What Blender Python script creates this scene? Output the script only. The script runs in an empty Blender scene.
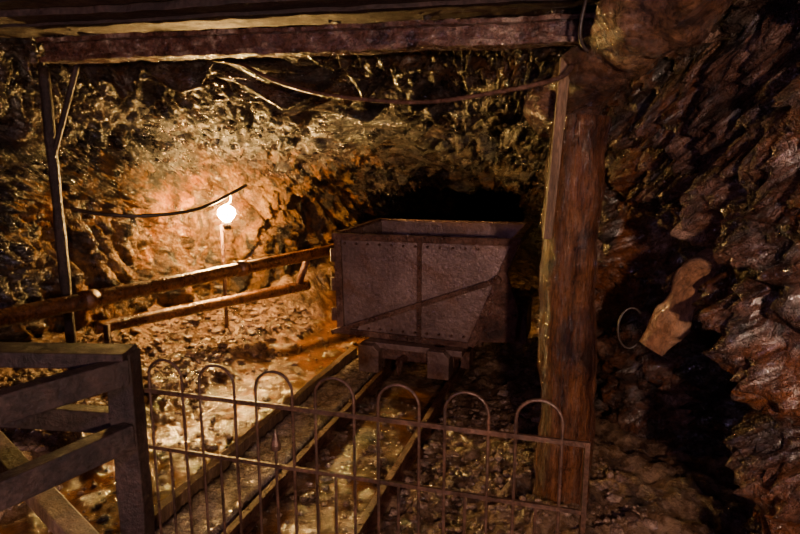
import bpy, math, random
from mathutils import Vector, Matrix, noise
random.seed(7)

# ---------------------------------------------------------------- materials
def newmat(name):
    m = bpy.data.materials.new(name); m.use_nodes = True
    nt = m.node_tree; b = nt.nodes["Principled BSDF"]
    return m, nt, b

def ramp(nt, src, stops, interp='LINEAR'):
    r = nt.nodes.new("ShaderNodeValToRGB"); r.color_ramp.interpolation = interp
    e = r.color_ramp.elements
    while len(e) < len(stops): e.new(0.5)
    for i, (p, c) in enumerate(stops):
        e[i].position = p
        e[i].color = (c[0], c[1], c[2], 1) if isinstance(c, (tuple, list)) else (c, c, c, 1)
    nt.links.new(src, r.inputs[0]); return r.outputs[0]

def mapping(nt, scale=(1, 1, 1), rot=(0, 0, 0)):
    t = nt.nodes.new("ShaderNodeTexCoord"); m = nt.nodes.new("ShaderNodeMapping")
    m.inputs['Scale'].default_value = scale; m.inputs['Rotation'].default_value = rot
    nt.links.new(t.outputs['Object'], m.inputs[0]); return m.outputs[0]

def noi(nt, vec, scale, detail=8, rough=.6, dist=0):
    n = nt.nodes.new("ShaderNodeTexNoise"); n.inputs['Scale'].default_value = scale
    n.inputs['Detail'].default_value = detail; n.inputs['Roughness'].default_value = rough
    n.inputs['Distortion'].default_value = dist
    nt.links.new(vec, n.inputs['Vector']); return n.outputs[0]

def mix(nt, f, a, b, mode='MIX'):
    m = nt.nodes.new("ShaderNodeMix"); m.data_type = 'RGBA'; m.blend_type = mode
    if isinstance(f, (int, float)): m.inputs[0].default_value = f
    else: nt.links.new(f, m.inputs[0])
    for s, v in ((6, a), (7, b)):
        if isinstance(v, tuple): m.inputs[s].default_value = (*v, 1)
        else: nt.links.new(v, m.inputs[s])
    return m.outputs[2]

def bump(nt, b, h, strength, dist, prev=None):
    n = nt.nodes.new("ShaderNodeBump")
    if isinstance(strength, (int, float)): n.inputs['Strength'].default_value = strength
    else: nt.links.new(strength, n.inputs['Strength'])
    n.inputs['Distance'].default_value = dist; nt.links.new(h, n.inputs['Height'])
    if prev: nt.links.new(prev, n.inputs['Normal'])
    return n.outputs[0]

def surf(name, cols, scale=3, rough=(.2, .6), bsc=15, bstr=.6, bdist=.03, stretch=(1, 1, 1),
         rot=(0, 0, 0), metal=0, patch=None, fine=60, finestr=.3, spec=.5, coat=0, finedist=.01, spk=.75, dark=None):
    m, nt, b = newmat(name)
    v = mapping(nt, stretch, rot)
    n1 = noi(nt, v, scale, 10, .7, .6)
    k = len(cols)
    c = ramp(nt, n1, [(.33 + .34 * i / max(1, k - 1), cols[i]) for i in range(k)])
    if patch:
        n3 = noi(nt, mapping(nt), patch[1], 8, .65, 1.0)
        f = ramp(nt, n3, [(patch[2], 0.0), (patch[3], 1.0)])
        c = mix(nt, f, c, patch[0])
    if dark:   # noise-driven near-black patches
        n5 = noi(nt, mapping(nt, (1.3, 1.3, .8), (.4, .2, 1)), dark[1], 8, .7, 1.5)
        c = mix(nt, ramp(nt, n5, [(dark[2], 0.0), (dark[3], 1.0)]), c, dark[0])
    n4 = noi(nt, v, bsc * 3, 6, .7)
    c = mix(nt, spk, c, ramp(nt, n4, [(.38, .15), (.62, 1.0)]), 'MULTIPLY')
    nt.links.new(c, b.inputs['Base Color'])
    n2 = noi(nt, v, bsc * .6, 6, .7)
    nt.links.new(ramp(nt, n2, [(.38, rough[0]), (.62, rough[1])]), b.inputs['Roughness'])
    b.inputs['Metallic'].default_value = metal
    b.inputs['Specular IOR Level'].default_value = spec
    x = bump(nt, b, noi(nt, v, bsc, 10, .75, .3), bstr, bdist)
    x = bump(nt, b, noi(nt, mapping(nt), fine, 4, .7), finestr, finedist, x)
    nt.links.new(x, b.inputs['Normal'])
    if coat:
        b.inputs['Coat Weight'].default_value = coat; b.inputs['Coat Roughness'].default_value = .08
        nt.links.new(x, b.inputs['Coat Normal'])
    return m

M_rock = surf("wet_ochre_rock", [(.012, .007, .005), (.09, .04, .012), (.25, .12, .03), (.46, .28, .10)], 3.8,
              (.22, .65), 12, 1.0, .25, (1, 1, .6), (0, .35, 0), patch=((.42, .15, .012), 1.6, .5, .64), fine=38, finestr=1, finedist=.04, coat=.3, spec=.5,
              dark=((.015, .009, .008), 2.6, .5, .6))
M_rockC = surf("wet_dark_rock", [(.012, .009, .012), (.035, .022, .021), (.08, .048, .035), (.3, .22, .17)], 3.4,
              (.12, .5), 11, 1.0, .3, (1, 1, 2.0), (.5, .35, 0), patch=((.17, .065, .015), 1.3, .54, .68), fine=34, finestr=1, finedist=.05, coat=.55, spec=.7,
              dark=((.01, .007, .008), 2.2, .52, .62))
M_rockR = surf("mineral_crusted_rock", [(.015, .009, .009), (.07, .03, .019), (.19, .085, .052), (.6, .38, .29)], 3.8,
               (.12, .5), 13, 1.0, .18, (1, 1, .85), (.25, 0, 0), patch=((.26, .08, .018), 1.8, .5, .64), fine=42, finestr=1, finedist=.04, coat=.6, spec=.7,
               dark=((.015, .009, .008), 2.4, .54, .64))
M_bark = surf("wet_rusty_timber", [(.03, .012, .008), (.2, .066, .022), (.42, .17, .065)], 4, (.08, .35), 16, 1, .07,
              (3, 3, .35), fine=50, finestr=.8, coat=.8, finedist=.02, patch=((.03, .012, .01), 2.5, .54, .7))
M_log = surf("wet_dark_log", [(.03, .015, .012), (.16, .07, .035), (.36, .19, .11)], 5, (.08, .35), 14, 1, .08, (1, 1, 1), fine=50, finestr=.9, coat=.9, finedist=.02)
M_darkwood = surf("dark_wet_wood", [(.016, .01, .012), (.04, .023, .022), (.08, .047, .04)], 4, (.3, .65), 20, .7, .02, (1, 1, 1), spec=.35)
M_palewood = surf("worn_plank_wood", [(.09, .05, .03), (.2, .115, .065), (.33, .2, .12)], 5, (.3, .6), 22, .6, .02, (4, 4, .5))
M_stub = surf("stripped_timber", [(.16, .06, .03), (.45, .22, .11), (.7, .42, .25)], 5, (.2, .5), 22, 1, .05, (1, 1, .6), rot=(0, .5, 0), coat=.4)
M_rust = surf("rusty_steel", [(.035, .014, .011), (.12, .047, .03), (.27, .14, .10)], 6, (.2, .5), 22, .8, .025, metal=.2)
M_girder = surf("crusted_girder_steel", [(.03, .014, .012), (.14, .05, .03), (.26, .12, .08), (.75, .55, .42)], 8, (.12, .45), 20, 1, .09, metal=.1, coat=.6, fine=45, finestr=1, finedist=.04)
M_cart = surf("cart_steel_plate", [(.11, .065, .055), (.19, .118, .1), (.28, .185, .16)], 2.4, (.22, .42), 16, .4, .012,
              metal=.3, patch=((.16, .065, .03), 2.6, .5, .7), spk=.45, fine=45, finestr=.4)
M_pipe = surf("painted_rusted_pipe", [(.03, .012, .008), (.14, .05, .015), (.36, .16, .05)], 7, (.15, .45), 18, .6, .012, coat=.4, metal=.3)
M_iron = surf("wrought_iron", [(.03, .018, .014), (.08, .04, .027), (.15, .075, .05)], 12, (.25, .5), 40, .3, .003, metal=.3)
M_rubber = surf("cable_rubber", [(.02, .015, .015), (.06, .04, .03)], 8, (.25, .45), 30, .2, .003)
M_gravel = surf("gravel_stone", [(.04, .022, .018), (.2, .115, .08), (.5, .35, .26)], 9, (.06, .3), 25, .7, .02, coat=.8)
M_conc = surf("gravelly_concrete", [(.13, .09, .07), (.38, .28, .21), (.66, .53, .43)], 12, (.06, .35), 40, 1, .03, coat=.8)

def floor_mat():
    m, nt, b = newmat("muddy_floor")
    a = nt.nodes.new("ShaderNodeAttribute"); a.attribute_name = "wet"; w = a.outputs['Fac']
    v = mapping(nt)
    dry = ramp(nt, noi(nt, v, 6, 10, .75), [(.38, (.022, .012, .008)), (.5, (.10, .052, .026)), (.63, (.3, .185, .11))])
    mud = ramp(nt, noi(nt, v, 3.5, 10, .7), [(.35, (.045, .017, .004)), (.65, (.22, .085, .016))])
    nt.links.new(mix(nt, w, dry, mud), b.inputs['Base Color'])
    r = mix(nt, w, ramp(nt, noi(nt, v, 12), [(.38, .08), (.62, .45)]), ramp(nt, noi(nt, v, 4), [(.48, .03), (.62, .15)]))
    nt.links.new(r, b.inputs['Roughness'])
    b.inputs['Coat Weight'].default_value = .9; b.inputs['Coat Roughness'].default_value = .05
    st = ramp(nt, w, [(.0, .95), (.9, .28)])
    x = bump(nt, b, noi(nt, v, 28, 8, .7), st, .045)
    st2 = ramp(nt, w, [(.0, .5), (.9, .1)])
    x = bump(nt, b, noi(nt, v, 80, 3, .6), st2, .012, x)
    nt.links.new(x, b.inputs['Normal']); nt.links.new(x, b.inputs['Coat Normal'])
    return m
M_floor = floor_mat()
M_bulb, nt, b = newmat("lit_bulb_glass")
b.inputs['Emission Color'].default_value = (1, .55, .16, 1); b.inputs['Emission Strength'].default_value = 2100
b.inputs['Base Color'].default_value = (1, .9, .7, 1)

# ---------------------------------------------------------------- geometry helper
class G:
    def __init__(s): s.v = []; s.f = []; s.m = []; s.mats = []
    def mi(s, mat):
        if mat not in s.mats: s.mats.append(mat)
        return s.mats.index(mat)
    def add(s, v, f, mat):
        o = len(s.v); s.v += [Vector(p) for p in v]; i = s.mi(mat)
        for q in f: s.f.append([o + k for k in q]); s.m.append(i)
    def prism(s, poly, ax, mat):
        n = len(poly); ax = Vector(ax)
        v = [Vector(p) for p in poly] + [Vector(p) + ax for p in poly]
        f = [list(range(n))[::-1], [n + i for i in range(n)]]
        f += [[i, (i + 1) % n, n + (i + 1) % n, n + i] for i in range(n)]
        s.add(v, f, mat)
    def beam(s, a, b, w, h, mat, up=(0, 0, 1)):
        a = Vector(a); b = Vector(b); d = (b - a).normalized(); r = d.cross(Vector(up))
        if r.length < .01: r = Vector((1, 0, 0))
        r.normalize(); u = r.cross(d)
        s.prism([a + r * w / 2 * i + u * h / 2 * j for i, j in ((-1, -1), (1, -1), (1, 1), (-1, 1))], b - a, mat)
    def roughbeam(s, a, b, w, h, mat, amp=.006, n=70, m=3, sc=14):
        a = Vector(a); b = Vector(b); d = (b - a).normalized(); r = d.cross(Vector((0, 0, 1)))
        if r.length < .01: r = Vector((1, 0, 0))
        r.normalize(); u = r.cross(d)
        ring = []
        for k in range(m): ring.append((-1 + 2 * k / m, -1))
        for k in range(m): ring.append((1, -1 + 2 * k / m))
        for k in range(m): ring.append((1 - 2 * k / m, 1))
        for k in range(m): ring.append((-1, 1 - 2 * k / m))
        R = len(ring); v = []; f = []
        for i in range(n + 1):
            c = a.lerp(b, i / n)
            for x, y in ring:
                p = c + r * w / 2 * x + u * h / 2 * y
                v.append(p + noise.noise_vector(p * sc) * amp + noise.noise_vector(p * sc * .2) * amp)
        for i in range(n):
            for k in range(R): f.append([i * R + k, i * R + (k + 1) % R, (i + 1) * R + (k + 1) % R, (i + 1) * R + k])
        f.append(list(range(R))[::-1]); f.append([n * R + k for k in range(R)])
        s.add(v, f, mat)
    def tube(s, pts, r, mat, seg=12, rough=0, nscale=6):
        pts = [Vector(p) for p in pts]; n = len(pts)
        rr = r if isinstance(r, list) else [r] * n
        v = []; f = []; ref = Vector((.13, .27, .95)); prev = None
        for i, p in enumerate(pts):
            d = (pts[min(i + 1, n - 1)] - pts[max(i - 1, 0)]).normalized()
            if prev is None:
                x = d.cross(ref)
                if x.length < .35: x = d.cross(Vector((1, 0, 0)))
                x.normalize()
            else:
                x = (prev - d * prev.dot(d)).normalized()
            prev = x; y = d.cross(x)
            for k in range(seg):
                t = 2 * math.pi * k / seg
                q = x * math.cos(t) + y * math.sin(t)
                rad = rr[i]
                if rough: rad *= 1 + rough * noise.fractal((p + q * rr[i]) * nscale, .8, 2, 4)
                v.append(p + q * rad)
        for i in range(n - 1):
            for k in range(seg):
                f.append([i * seg + k, i * seg + (k + 1) % seg, (i + 1) * seg + (k + 1) % seg, (i + 1) * seg + k])
        f.append(list(range(seg))[::-1]); f.append([(n - 1) * seg + k for k in range(seg)])
        s.add(v, f, mat)
    def obj(s, name, bevel=0, smooth=False):
        me = bpy.data.meshes.new(name); me.from_pydata([tuple(p) for p in s.v], [], s.f)
        for m in s.mats: me.materials.append(m)
        for p, i in zip(me.polygons, s.m): p.material_index = i; p.use_smooth = smooth
        me.update()
        o = bpy.data.objects.new(name, me); bpy.context.collection.objects.link(o)
        if bevel:
            bv = o.modifiers.new("bevel", 'BEVEL'); bv.width = bevel; bv.segments = 2; bv.limit_method = 'ANGLE'
        return o

def lerp_pts(a, b, n):
    a = Vector(a); b = Vector(b); return [a.lerp(b, i / (n - 1)) for i in range(n)]
def spline(P, n=10):
    P = [Vector(p) for p in P]; Q = [P[0] * 2 - P[1]] + P + [P[-1] * 2 - P[-2]]; out = []
    for i in range(1, len(Q) - 2):
        for k in range(n):
            t = k / n; p0, p1, p2, p3 = Q[i - 1:i + 3]
            out.append(.5 * ((2 * p1) + (p2 - p0) * t + (2 * p0 - 5 * p1 + 4 * p2 - p3) * t * t + (3 * p1 - p0 - 3 * p2 + p3) * t ** 3))
    out.append(P[-1]); return out

# ---------------------------------------------------------------- tunnel shell
ST = [(-2.6, -2.6, 1.5, 2.6), (1.2, -2.9, 1.3, 2.65), (2.3, -2.9, 1.25, 2.45), (3.0, -2.8, 1.15, 2.25), (3.5, -2.75, 1.25, 2.15),
      (4.2, -2.6, 1.6, 2.05), (4.8, -2.35, 1.9, 1.88), (5.3, -2.0, 1.9, 1.68), (6.0, -1.15, 1.8, 1.52), (6.8, -.6, 1.8, 1.36),
      (8, -.3, 1.9, 1.3), (13, .8, 2.9, 1.4)]
def station(y):
    if y <= ST[0][0]: return ST[0][1:]
    for a, b in zip(ST, ST[1:]):
        if y <= b[0]:
            t = (y - a[0]) / (b[0] - a[0]); t = t * t * (3 - 2 * t)
            return tuple(a[i] + (b[i] - a[i]) * t for i in (1, 2, 3))
    return ST[-1][1:]
def g(x, c, w): return math.exp(-((x - c) / w) ** 2)
def sm(a, b, x):
    t = max(0, min(1, (x - a) / (b - a))); return t * t * (3 - 2 * t)

def rockdisp(p, vert=0, iso=0):
    a = noise.fractal(p * .9, 1, 2, 3) * .14
    nz = noise.noise_vector(p * 2.5) * .25
    q = Vector((p.x * 1.2 + p.z * .6, p.y * 1.2, p.z * 2.4 - p.x * .9)) + nz
    if vert: q = q.lerp(Vector((p.x * 2.2 + p.z * .3, p.y * 2.0 + p.z * .25, p.z * .75)) + nz, vert)
    if iso: q = q.lerp(Vector((p.x * 1.6, p.y * 1.3 + p.z * .2, p.z * 1.3)) + nz * 1.3, iso)
    d = noise.voronoi(q * 1.9)[0]
    a += min(d[1] - d[0], .45) * .28 - .07
    d = noise.voronoi(q * 5.2)[0]
    a += min(d[1] - d[0], .4) * .11
    a += noise.ridged_multi_fractal(q * 2.6 + Vector((3, 1, 7)), .7, 2.2, 6, 1.0, 2.0) * .055 * (1 - .45 * iso)
    a += noise.fractal(p * 11, .5, 2.1, 4) * (.04 + .02 * iso)
    return a

nu = 440
rows = [-2.6 + 3.8 * i / 50 for i in range(50)] + [1.2 + 6.0 * i / 430 for i in range(430)] + [7.2 + 5.8 * i / 60 for i in range(61)]
V = []; F = []; nv = len(rows) - 1
for y in rows:
    xl, xr, H = station(y); cx = (xl + xr) / 2; w = (xr - xl) / 2
    for j in range(nu + 1):
        th = math.pi * (1 - j / nu)
        c, s = math.cos(th), math.sin(th)
        px = cx + w * math.copysign(abs(c) ** .42, c); pz = -.25 + (H + .25) * abs(s) ** .55
        p = Vector((px, y, pz))
        nrm = Vector((-(math.copysign(abs(c) ** .8, c)), 0, -abs(s) ** 1.2)).normalized()
        iso = 0
        if c > 0:
            p.x += .7 * g(y, 2.5, .45) * g(pz, .45, .5)
            p.x -= .10 * g(y, 2.0, .28) * g(pz, 1.5, .3)
            p.x -= .16 * g(y, 1.6, .25) * max(0, min(1, (2.0 - pz) / .4))
            p.x -= .22 * g(y, 3.15, .22) * g(pz, 1.2, .5)
            lift = g(y, 1.8, .75) * sm(1.5, 2.0, pz)
            p.z += .42 * lift * sm(-.2, .5, px); p.x += .22 * lift * sm(.4, 1.0, px)
            iso = (1 - sm(3.2, 3.8, y)) * min(1, c * 2)
        vt = max(0, min(1, (1.75 - pz) / .5))
        V.append(p + nrm * rockdisp(p, vt, iso))
for i in range(nv):
    for j in range(nu):
        a = i * (nu + 1) + j; F.append([a, a + 1, a + nu + 2, a + nu + 1])
sh = G(); sh.add(V, F, M_rock); sh.mi(M_rockR); sh.mi(M_rockC)
for k, f in enumerate(sh.f):
    c = sh.v[f[0]]; nn = noise.fractal(c * 4, .8, 2, 3)
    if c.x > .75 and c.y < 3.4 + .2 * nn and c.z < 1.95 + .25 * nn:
        sh.m[k] = 2 if (c.x > 1.42 + .12 * nn and c.y > 1.9) else 1  # recess faces get the darker rock, deepening its shade by colour
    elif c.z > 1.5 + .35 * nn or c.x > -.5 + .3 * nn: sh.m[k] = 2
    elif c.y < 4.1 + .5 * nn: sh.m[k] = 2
sh.obj("wall_tunnel_rock", smooth=True)
e = G(); n = 60; EV = []; EF = []
for i in range(n + 1):
    for j in range(n + 1):
        p = Vector((0 + 3.8 * i / n, 12.8, -.3 + 2.2 * j / n)); p.y += rockdisp(p) * 1.5; EV.append(p)
for i in range(n):
    for j in range(n): a = i * (n + 1) + j; EF.append([a, a + 1, a + n + 2, a + n + 1])
e.add(EV, EF, M_rockC); e.obj("wall_back", smooth=True)
e = G(); e.prism([Vector((-3.2, -2.55, -.3)), Vector((2, -2.55, -.3)), Vector((2, -2.55, 2.8)), Vector((-3.2, -2.55, 2.8))], (0, -.1, 0), M_darkwood)
e.obj("wall_entrance_boarding")

# ---------------------------------------------------------------- floor
E2 = Vector((.292, .956, 0)); E1 = Vector((.956, -.292, 0)); O = Vector((.08, 4.0, 0))
def trackloc(x, y):
    d = Vector((x, y, 0)) - O; return d.dot(E1), d.dot(E2)
def floorz(x, y):
    xl = station(y)[0]; a, bb = trackloc(x, y)
    wet = sm(-1.45, -1.15, a) * (1 - sm(-.72, -.6, a)) if y > 1 else 0
    wet = max(wet, .7 * sm(-.22, -.1, a) * (1 - sm(.1, .35, a)) * (1 - sm(-.3, .2, bb)))
    wet *= 1 - sm(5.2, 6, y) * .5
    p = Vector((x, y, 0))
    wet = max(0, min(1, wet + .9 * noise.fractal(p * 4, .8, 2, 3) * (wet > .05)))
    h = sm(1.1, 0, x - xl) * .3 + .12 * sm(.55, .95, a) * sm(1.5, 2.4, y)
    h += .12 * g(a, -1.55, .2) * sm(2.5, 3.3, y)
    rub = noise.fractal(p * 5, .8, 2, 5) * .045 + (noise.voronoi(p * 12)[0][0]) * .06 - .02
    h += rub * (1 - .9 * wet) - .03 * wet
    h *= (1 - .8 * g(a, 0, .3) * (abs(a) < .6))
    return h, wet
nx, ny = 380, 520; V = []; F = []; W = []
for i in range(ny + 1):
    y = -2.6 + 3.4 * i / 60 if i < 60 else .8 + 7.2 * (i - 60) / 400 if i < 460 else 8 + 5 * (i - 460) / 60
    for j in range(nx + 1):
        x = -3.2 + 6.6 * j / nx; h, w = floorz(x, y); V.append(Vector((x, y, h))); W.append(w)
for i in range(ny):
    for j in range(nx): a = i * (nx + 1) + j; F.append([a, a + 1, a + nx + 2, a + nx + 1])
fl = G(); fl.add(V, F, M_floor); fo = fl.obj("floor", smooth=True)
at = fo.data.attributes.new("wet", 'FLOAT', 'POINT')
for i, w in enumerate(W): at.data[i].value = w

def stone(G_, c, r, mat):
    vs = [(0, 0, -1), (.72, -.53, -.45), (-.28, -.85, -.45), (-.89, 0, -.45), (-.28, .85, -.45), (.72, .53, -.45),
          (.28, -.85, .45), (-.72, -.53, .45), (-.72, .53, .45), (.28, .85, .45), (.89, 0, .45), (0, 0, 1)]
    fs = [(0, 1, 2), (1, 0, 5), (0, 2, 3), (0, 3, 4), (0, 4, 5), (1, 5, 10), (2, 1, 6), (3, 2, 7), (4, 3, 8), (5, 4, 9),
          (1, 10, 6), (2, 6, 7), (3, 7, 8), (4, 8, 9), (5, 9, 10), (6, 10, 11), (7, 6, 11), (8, 7, 11), (9, 8, 11), (10, 9, 11)]
    R = Matrix.Rotation(random.random() * 6.3, 3, Vector((random.random(), random.random(), random.random() + .1)).normalized())
    sc = Vector((random.uniform(.7, 1.3), random.uniform(.7, 1.3), random.uniform(.45, .8)))
    v = []
    for q in vs:
        q = R @ Vector(q); q = Vector((q.x * sc.x, q.y * sc.y, q.z * sc.z)) * random.uniform(.75, 1.2) * r
        v.append(q + c)
    G_.add(v, fs, mat)
rb = G()
cnt = 0
while cnt < 4600:
    x = random.uniform(-2.4, 1.0); y = random.uniform(1.9, 5.6); a, bb = trackloc(x, y)
    h, w = floorz(x, y)
    if x < station(y)[0] + .25: continue
    if w > .15 and random.random() < .8: continue
    if -.66 < a < -.2: continue
    if abs(a - .25) < .06 or (x - .7) ** 2 + (y - 2.5) ** 2 < .03: continue
    if bb > -.1 and -.5 < a < .6: continue
    r = random.uniform(.006, .017) if random.random() < .88 else random.uniform(.02, .036)
    if a < -1.2 and random.random() < .4: r *= 1.5
    stone(rb, Vector((x, y, h + r * .2)), r, M_gravel); cnt += 1
rb.obj("rubble_stones")

# ---------------------------------------------------------------- track
def L(a, b, z): return O + E1 * a + E2 * b + Vector((0, 0, z))
def rail(a, b0, b1):
    r = G()
    for (w, z0, z1) in ((.07, .0, .012), (.014, .012, .055), (.034, .055, .075)):
        r.prism([L(a - w / 2, b0, z0), L(a + w / 2, b0, z0), L(a + w / 2, b0, z1), L(a - w / 2, b0, z1)], E2 * (b1 - b0), M_rust)
    return r.obj("mine_track_rail", bevel=.003)
rail(-.25, -2.2, 3.2); rail(.25, -2.2, 3.2)
c = G(); n = 60
CV = []; CF = []
for i in range(n * 3 + 1):
    for j in range(13):
        bpos = -2.2 + 2.75 * i / (n * 3); apos = -.58 + .28 * j / 12
        p = L(apos, bpos, .05); edge = (j in (0, 12))
        p.z = (-.04 if edge else .05 + noise.fractal(p * 22, .8, 2, 4) * .014)
        CV.append(p)
for i in range(n * 3):
    for j in range(12): a = i * 13 + j; CF.append([a, a + 1, a + 14, a + 13])
c.add(CV, CF, M_conc); c.obj("gravel_walkway_strip", smooth=True)
c = G(); c.roughbeam(L(-.61, -2.2, .035), L(-.61, .5, .035), .045, .11, M_palewood, .004); c.obj("walkway_edging_board")

# ---------------------------------------------------------------- mine cart
c = G()
poly = [(-.53, 1.04), (.66, 1.05), (.39, .34), (-.51, .37)]
LEN = .9; T = .02
def LP(pl, b, inset=0): return [L(p[0], b, p[1]) for p in pl]
c.prism(LP(poly, 0), E2 * T, M_cart); c.prism(LP(poly, LEN), E2 * T, M_cart)
def strip(p, q, b0, b1, t=T, mat=M_cart):
    d = Vector((q[0] - p[0], q[1] - p[1])).normalized(); nn = Vector((-d.y, d.x)) * t
    c.prism([L(p[0], b0, p[1]), L(q[0], b0, q[1]), L(q[0] + nn.x, b0, q[1] + nn.y), L(p[0] + nn.x, b0, p[1] + nn.y)], E2 * (b1 - b0), mat)
strip(poly[3], poly[0], T, LEN, -T); strip(poly[2], poly[1], T, LEN, T); strip(poly[3], poly[2], T, LEN, T)
c.beam(L(-.555, -.015, 1.03), L(.68, -.015, 1.04), .03, .045, M_rust)
c.beam(L(-.555, LEN + .03, 1.03), L(.68, LEN + .03, 1.04), .03, .045, M_rust)
c.beam(L(-.54, -.01, 1.03), L(-.54, LEN + .03, 1.03), .04, .045, M_rust)
c.beam(L(.67, -.01, 1.045), L(.67, LEN + .03, 1.045), .05, .045, M_rust)
c.beam(L(-.505, -.012, .36), L(-.52, -.012, 1.02), .05, .022, M_rust, up=E2)
c.beam(L(.05, -.008, .36), L(.05, -.008, 1.02), .03, .014, M_rust, up=E2)
c.beam(L(.40, -.014, .35), L(.66, -.014, 1.02), .05, .028, M_rust, up=E2)
c.beam(L(-.52, -.008, .375), L(.38, -.008, .35), .04, .018, M_rust, up=E2)
c.beam(L(-.56, -.05, .37), L(.56, -.05, .80), .032, .02, M_rust, up=E2)
c.tube([L(.56, -.08, .80), L(.56, .02, .80)], .03, M_rust, 12)
c.prism([L(.60, -.02, .90), L(.70, -.02, .60), L(.68, -.02, .40), L(.42, -.02, .38)], E2 * .03, M_rust)
c.prism([L(.52, .1, .60), L(.74, .1, .60), L(.74, .1, .36), L(.42, .1, .36)], E2 * .35, M_rust)
for z in (.45, .66, .86):
    c.tube([L(-.55, -.02, z), L(-.55, -.02, z + .09)], .02, M_rust, 10)
for i in range(12):
    for z0 in (.405, .985):
        a = -.47 + i * .082
        c.tube([L(a, -.022, z0), L(a, 0, z0)], [.007, .010], M_rust, 8)
for i in range(7):
    z = .45 + i * .08
    for a in (.05, -.51 - .015 * i / 7):
        c.tube([L(a, -.026, z), L(a, 0, z)], [.006, .009], M_rust, 8)
for a in (-.2, .2):
    c.beam(L(a, -.06, .28), L(a, LEN + .06, .28), .07, .12, M_rust)
for b_ in (-.05, .45, LEN + .03):
    c.beam(L(-.27, b_, .28), L(.27, b_, .28), .07, .10, M_rust)
c.prism([L(-.30, -.10, .345), L(.36, -.10, .335), L(.36, -.10, .295), L(-.30, -.10, .31)], E2 * .3, M_cart)
for a in (-.27, .2):
    c.prism([L(a - .05, -.17, .16), L(a + .09, -.17, .16), L(a + .09, -.17, .30), L(a + .05, -.17, .34), L(a - .05, -.17, .34)], E2 * .14, M_cart)
c.tube([L(-.03, -.08, .25), L(-.03, -.2, .25)], .025, M_rust, 12)
c.tube([L(-.03, -.2, .25) + E2 * -.03 * math.sin(t) + Vector((0, 0, .04 * math.cos(t) - .03)) for t in [k * math.pi / 8 for k in range(17)]], .009, M_rust, 8)
for b_ in (.2, .7):
    c.tube([L(-.33, b_, .2), L(.33, b_, .2)], .022, M_rust, 12)
    for a in (-.25, .25):
        prof = [(.155, -.03), (.155, -.02), (.128, -.018), (.125, .02), (.1, .022), (.09, .008), (.04, .008), (.04, .035)]
        pr = [(r * .87, x if a > 0 else -x) for r, x in prof]
        n = 28; vv = []; ff = []
        for r, x in pr:
            for k in range(n):
                t = 2 * math.pi * k / n
                vv.append(L(a + x, b_, .2) + E2 * r * math.cos(t) + Vector((0, 0, r * math.sin(t))))
        for i in range(len(pr) - 1):
            for k in range(n): ff.append([i * n + k, i * n + (k + 1) % n, (i + 1) * n + (k + 1) % n, (i + 1) * n + k])
        ff.append(list(range(n))); ff.append([(len(pr) - 1) * n + k for k in range(n)])
        c.add(vv, ff, M_rust)
        c.beam(L(a * 1.35, b_ - .07, .2), L(a * 1.35, b_ + .07, .2), .06, .12, M_rust)
c.obj("mine_cart", bevel=.003)

# ---------------------------------------------------------------- timbers
t = G(); t.tube([Vector((.70 + .012 * math.sin(z * 4), 2.5, z)) for z in [-.05 + i * .02 for i in range(90)]],
                [.122 - .012 * i / 90 for i in range(90)], M_bark, 48, .16, 4)
t.obj("timber_pit_prop", smooth=True)
t = G(); t.tube(lerp_pts((.64, 2.68, 1.74), (1.02, 1.3, 2.40), 80), [.115 + .02 * math.sin(i * .22) + .02 * i / 80 for i in range(80)], M_log, 44, .3, 7)
t.obj("roof_support_log", smooth=True)
t = G(); t.prism([Vector((.578, 2.33, 1.93)), Vector((.60, 2.33, 1.90)), Vector((.615, 2.335, 1.88)), Vector((.572, 2.32, 1.27)), Vector((.54, 2.32, 1.27)), Vector((.560, 2.33, 1.6))], (.0, .022, 0), M_palewood)
t.obj("lath_plank", bevel=.003)
t = G()
A = Vector((-1.64, 3.02, 2.05)); Bq = Vector((.98, 2.5, 2.06))
t.roughbeam(A + Vector((0, 0, .042)), Bq + Vector((0, 0, .042)), .11, .018, M_girder, .007, 160, 4, 18)
t.roughbeam(A - Vector((0, 0, .042)), Bq - Vector((0, 0, .042)), .11, .020, M_girder, .008, 160, 4, 18)
t.roughbeam(A, Bq, .016, .085, M_girder, .005, 160, 4, 18)
t.obj("roof_girder")
t = G()
dv = (Bq - A).normalized(); side = Vector((dv.y, -dv.x, 0))
for i, (o, z, h) in enumerate(((-.10, .10, .05), (.02, .085, .035), (.16, .10, .05), (.32, .12, .05), (.5, .14, .05))):
    t.roughbeam(A + side * o + Vector((-.9, .17, z + .02)), Bq + side * o + Vector((.0, .0, z + .02 + .01 * i)), .13, h, M_darkwood, .006, 120, 4, 10)
t.obj("roof_lagging_boards")
t = G(); t.tube(lerp_pts((-1.98, 3.6, 0), (-1.98, 3.6, 2.05), 30), .03, M_darkwood, 12, .2, 5)
t.tube(lerp_pts((-1.98, 3.6, 1.55), (-1.75, 3.55, 2.1), 10), .016, M_darkwood, 8)
t.obj("side_timber_prop", smooth=True)
t = G(); t.tube(spline([(1.25, 2.2, 1.28), (1.04, 2.08, 1.19), (.94, 2.05, 1.06), (.86, 2.05, .93)], 10),
                [.078 - .001 * i + .006 * math.sin(i * .6) for i in range(31)], M_stub, 32, .25, 12)
t.obj("broken_timber_stub", smooth=True)
t = G(); t.tube([Vector((.83 + .045 * math.cos(q), 2.16, .97 + .075 * math.sin(q))) for q in [k * .2 for k in range(4, 28)]], .004, M_rubber, 8)
t.obj("wire_loop", smooth=True)

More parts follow.
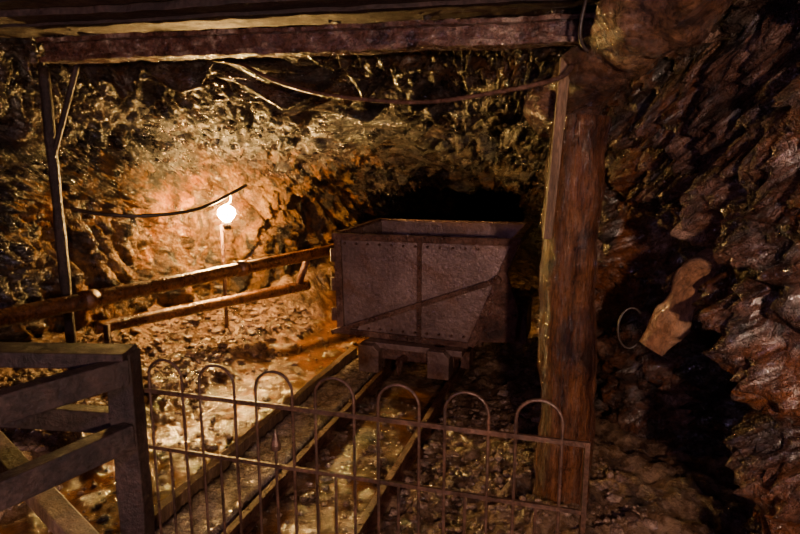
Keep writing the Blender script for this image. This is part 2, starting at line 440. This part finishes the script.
# ---------------------------------------------------------------- handrail pipes
t = G()
t.tube(lerp_pts((-2.35, 2.5, .77), (-.435, 5.70, .73), 70), .048, M_pipe, 20, .05, 8)
t.tube(lerp_pts((-2.0, 3.94, .45), (-.80, 5.27, .45), 50), .044, M_pipe, 20, .05, 8)
for p, z1 in (((-.47, 5.64), .75), ((-1.93, 3.95), .47)):
    t.tube([Vector((p[0], p[1], -.02)), Vector((p[0], p[1], z1))], .022, M_rust, 10)
t.tube([Vector((-.87, 5.2, .45)), Vector((-.77, 5.15, .74))], .03, M_rust, 10)
for f_ in (.3, .62):
    q = Vector((-2.35, 2.5, .77)).lerp(Vector((-.435, 5.70, .73)), f_); d = Vector((1.915, 3.2, -.04)).normalized()
    t.tube([q - d * .04, q + d * .04], .058, M_pipe, 20)
t.obj("handrail_pipes", smooth=True)

# ---------------------------------------------------------------- lamp
t = G(); bx, by, bz = -1.41, 5.05, 1.09
t.tube([Vector((bx - .045, by, -.02)), Vector((bx - .045, by, bz - .09))], .016, M_rust, 10)
t.tube([Vector((bx - .045, by, bz - .10)), Vector((bx, by, bz - .075))], .012, M_rust, 10)
t.tube([Vector((bx, by, bz - .125)), Vector((bx, by, bz - .06))], [.03, .034], M_rubber, 16)
prof = [(-.065, .028), (-.05, .036), (-.03, .056), (0, .07), (.03, .066), (.055, .045), (.068, .018), (.072, .003)]
t.tube([Vector((bx, by, bz + a)) for a, r in prof], [r for a, r in prof], M_bulb, 24)
t.obj("bulb_lamp", smooth=True)
t = G()
t.tube(spline([(-2.3, 4.35, 1.20), (-2.1, 4.35, 1.16), (-1.8, 4.42, 1.14), (-1.5, 4.6, 1.17), (-1.3, 4.8, 1.27), (-1.2, 4.9, 1.33)]), .013, M_rubber, 8)
t.tube(spline([(-1.3, 4.8, 1.27), (-1.36, 5.0, 1.2), (-1.41, 5.05, 1.17)]), .009, M_rubber, 8)
t.obj("lamp_cable", smooth=True)
t = G(); t.tube(spline([(-.75, 3.05, 2.0), (-.55, 2.85, 1.9), (-.3, 2.75, 1.83), (.08, 2.6, 1.79), (.4, 2.42, 1.82), (.56, 2.29, 1.85), (.60, 2.25, 1.89)]), .009, M_rust, 8)
t.obj("sagging_cable", smooth=True)
t = G(); t.tube(spline([(.68, 2.3, 2.2), (.64, 2.28, 2.1), (.63, 2.28, 1.98), (.67, 2.24, 1.92), (.74, 2.18, 1.90)]), .007, M_rubber, 8)
t.obj("hanging_wire", smooth=True)

# ---------------------------------------------------------------- iron hoop fence
t = G()
P0 = Vector((-.523, 1.68, 0)); dirf = Vector((.864, -.25, 0)).normalized(); sp = .18; hw = .056
def FP(s, z): return P0 + dirf * s + Vector((0, 0, z))
r = .0044
for k in range(-1, 6):
    cs = k * sp
    if k == -1: cs = -sp + .01
    pts = [FP(cs - hw, .0)] + [FP(cs - hw, z) for z in (.3, .7, .9)]
    pts += [FP(cs - hw * math.cos(a), .945 + hw * math.sin(a)) for a in [math.pi * i / 12 for i in range(13)]]
    pts += [FP(cs + hw, z) for z in (.9, .7, .3, .0)]
    t.tube(pts, r, M_iron, 8)
    t.tube([FP(cs, 0), FP(cs, .72)], r, M_iron, 8)
cs = sp
t.tube([FP(cs, .7), FP(cs, .765), FP(cs, .77), FP(cs, .785), FP(cs, .83)], [r, r, .015, .015, .001], M_iron, 10)
for z in (.90, .72, .12):
    t.beam(FP(-.243, z), FP(1.02, z), .008, .013 if z != .72 else .011, M_iron)
t.beam(FP(1.015, 0), FP(1.015, .907), .012, .012, M_iron)
t.obj("iron_hoop_fence", smooth=False)

# ---------------------------------------------------------------- wooden barrier
t = G()
t.roughbeam((-.80, 1.72, 0), (-.80, 1.72, 1.03), .075, .075, M_darkwood, .003, 30)
t.beam((-2.2, 1.74, 1.03), (-.77, 1.70, 1.02), .10, .045, M_darkwood)
t.beam((-2.2, 1.80, .87), (-.82, 1.77, .79), .05, .07, M_darkwood)
t.beam((-.78, 1.68, .985), (-1.45, .80, .985), .05, .075, M_darkwood)
t.beam((-.78, 1.68, .79), (-1.45, .80, .72), .05, .075, M_darkwood)
t.beam((-1.45, .80, 0), (-1.45, .80, 1.03), .075, .075, M_darkwood)
t.beam((-2.15, 1.76, 0), (-2.15, 1.76, 1.03), .075, .075, M_darkwood)
t.obj("wooden_barrier", bevel=.004)
t = G(); t.beam((-1.75, 2.22, .75), (-.78, 1.5, .48), .07, .05, M_palewood)
t.beam((-1.7, 2.2, 0), (-1.7, 2.2, .74), .06, .06, M_darkwood)
t.beam((-.86, 1.53, 0), (-.86, 1.53, .48), .06, .06, M_darkwood)
t.obj("sloping_timber_rail", bevel=.005)

# ---------------------------------------------------------------- lights
def light(name, loc, power, col, size=.1):
    l = bpy.data.lights.new(name, 'POINT'); l.energy = power; l.color = col; l.shadow_soft_size = size
    o = bpy.data.objects.new(name, l); o.location = loc; bpy.context.collection.objects.link(o)
    return o
light("camera_fill", (.35, -1.0, 1.6), 400, (1, .66, .48), .05)  # unseen warm fill, added behind the camera to brighten what it faces
light("camera_fill", (-1.5, -1.2, 1.9), 70, (.7, .5, 1), .06)  # dim purple fill, added unseen to stand in for the ambient tint
w = bpy.data.worlds.new("world"); bpy.context.scene.world = w; w.use_nodes = True
w.node_tree.nodes["Background"].inputs[0].default_value = (.25, .15, .5, 1)
w.node_tree.nodes["Background"].inputs[1].default_value = .05

# ---------------------------------------------------------------- camera
cd = bpy.data.cameras.new("camera"); cd.lens = 28; cd.sensor_width = 36; cd.clip_start = .02
co = bpy.data.objects.new("camera", cd); co.location = (0, 0, 1.6)
co.rotation_euler = (math.radians(90 - 10.65), 0, 0)
bpy.context.collection.objects.link(co); bpy.context.scene.camera = co
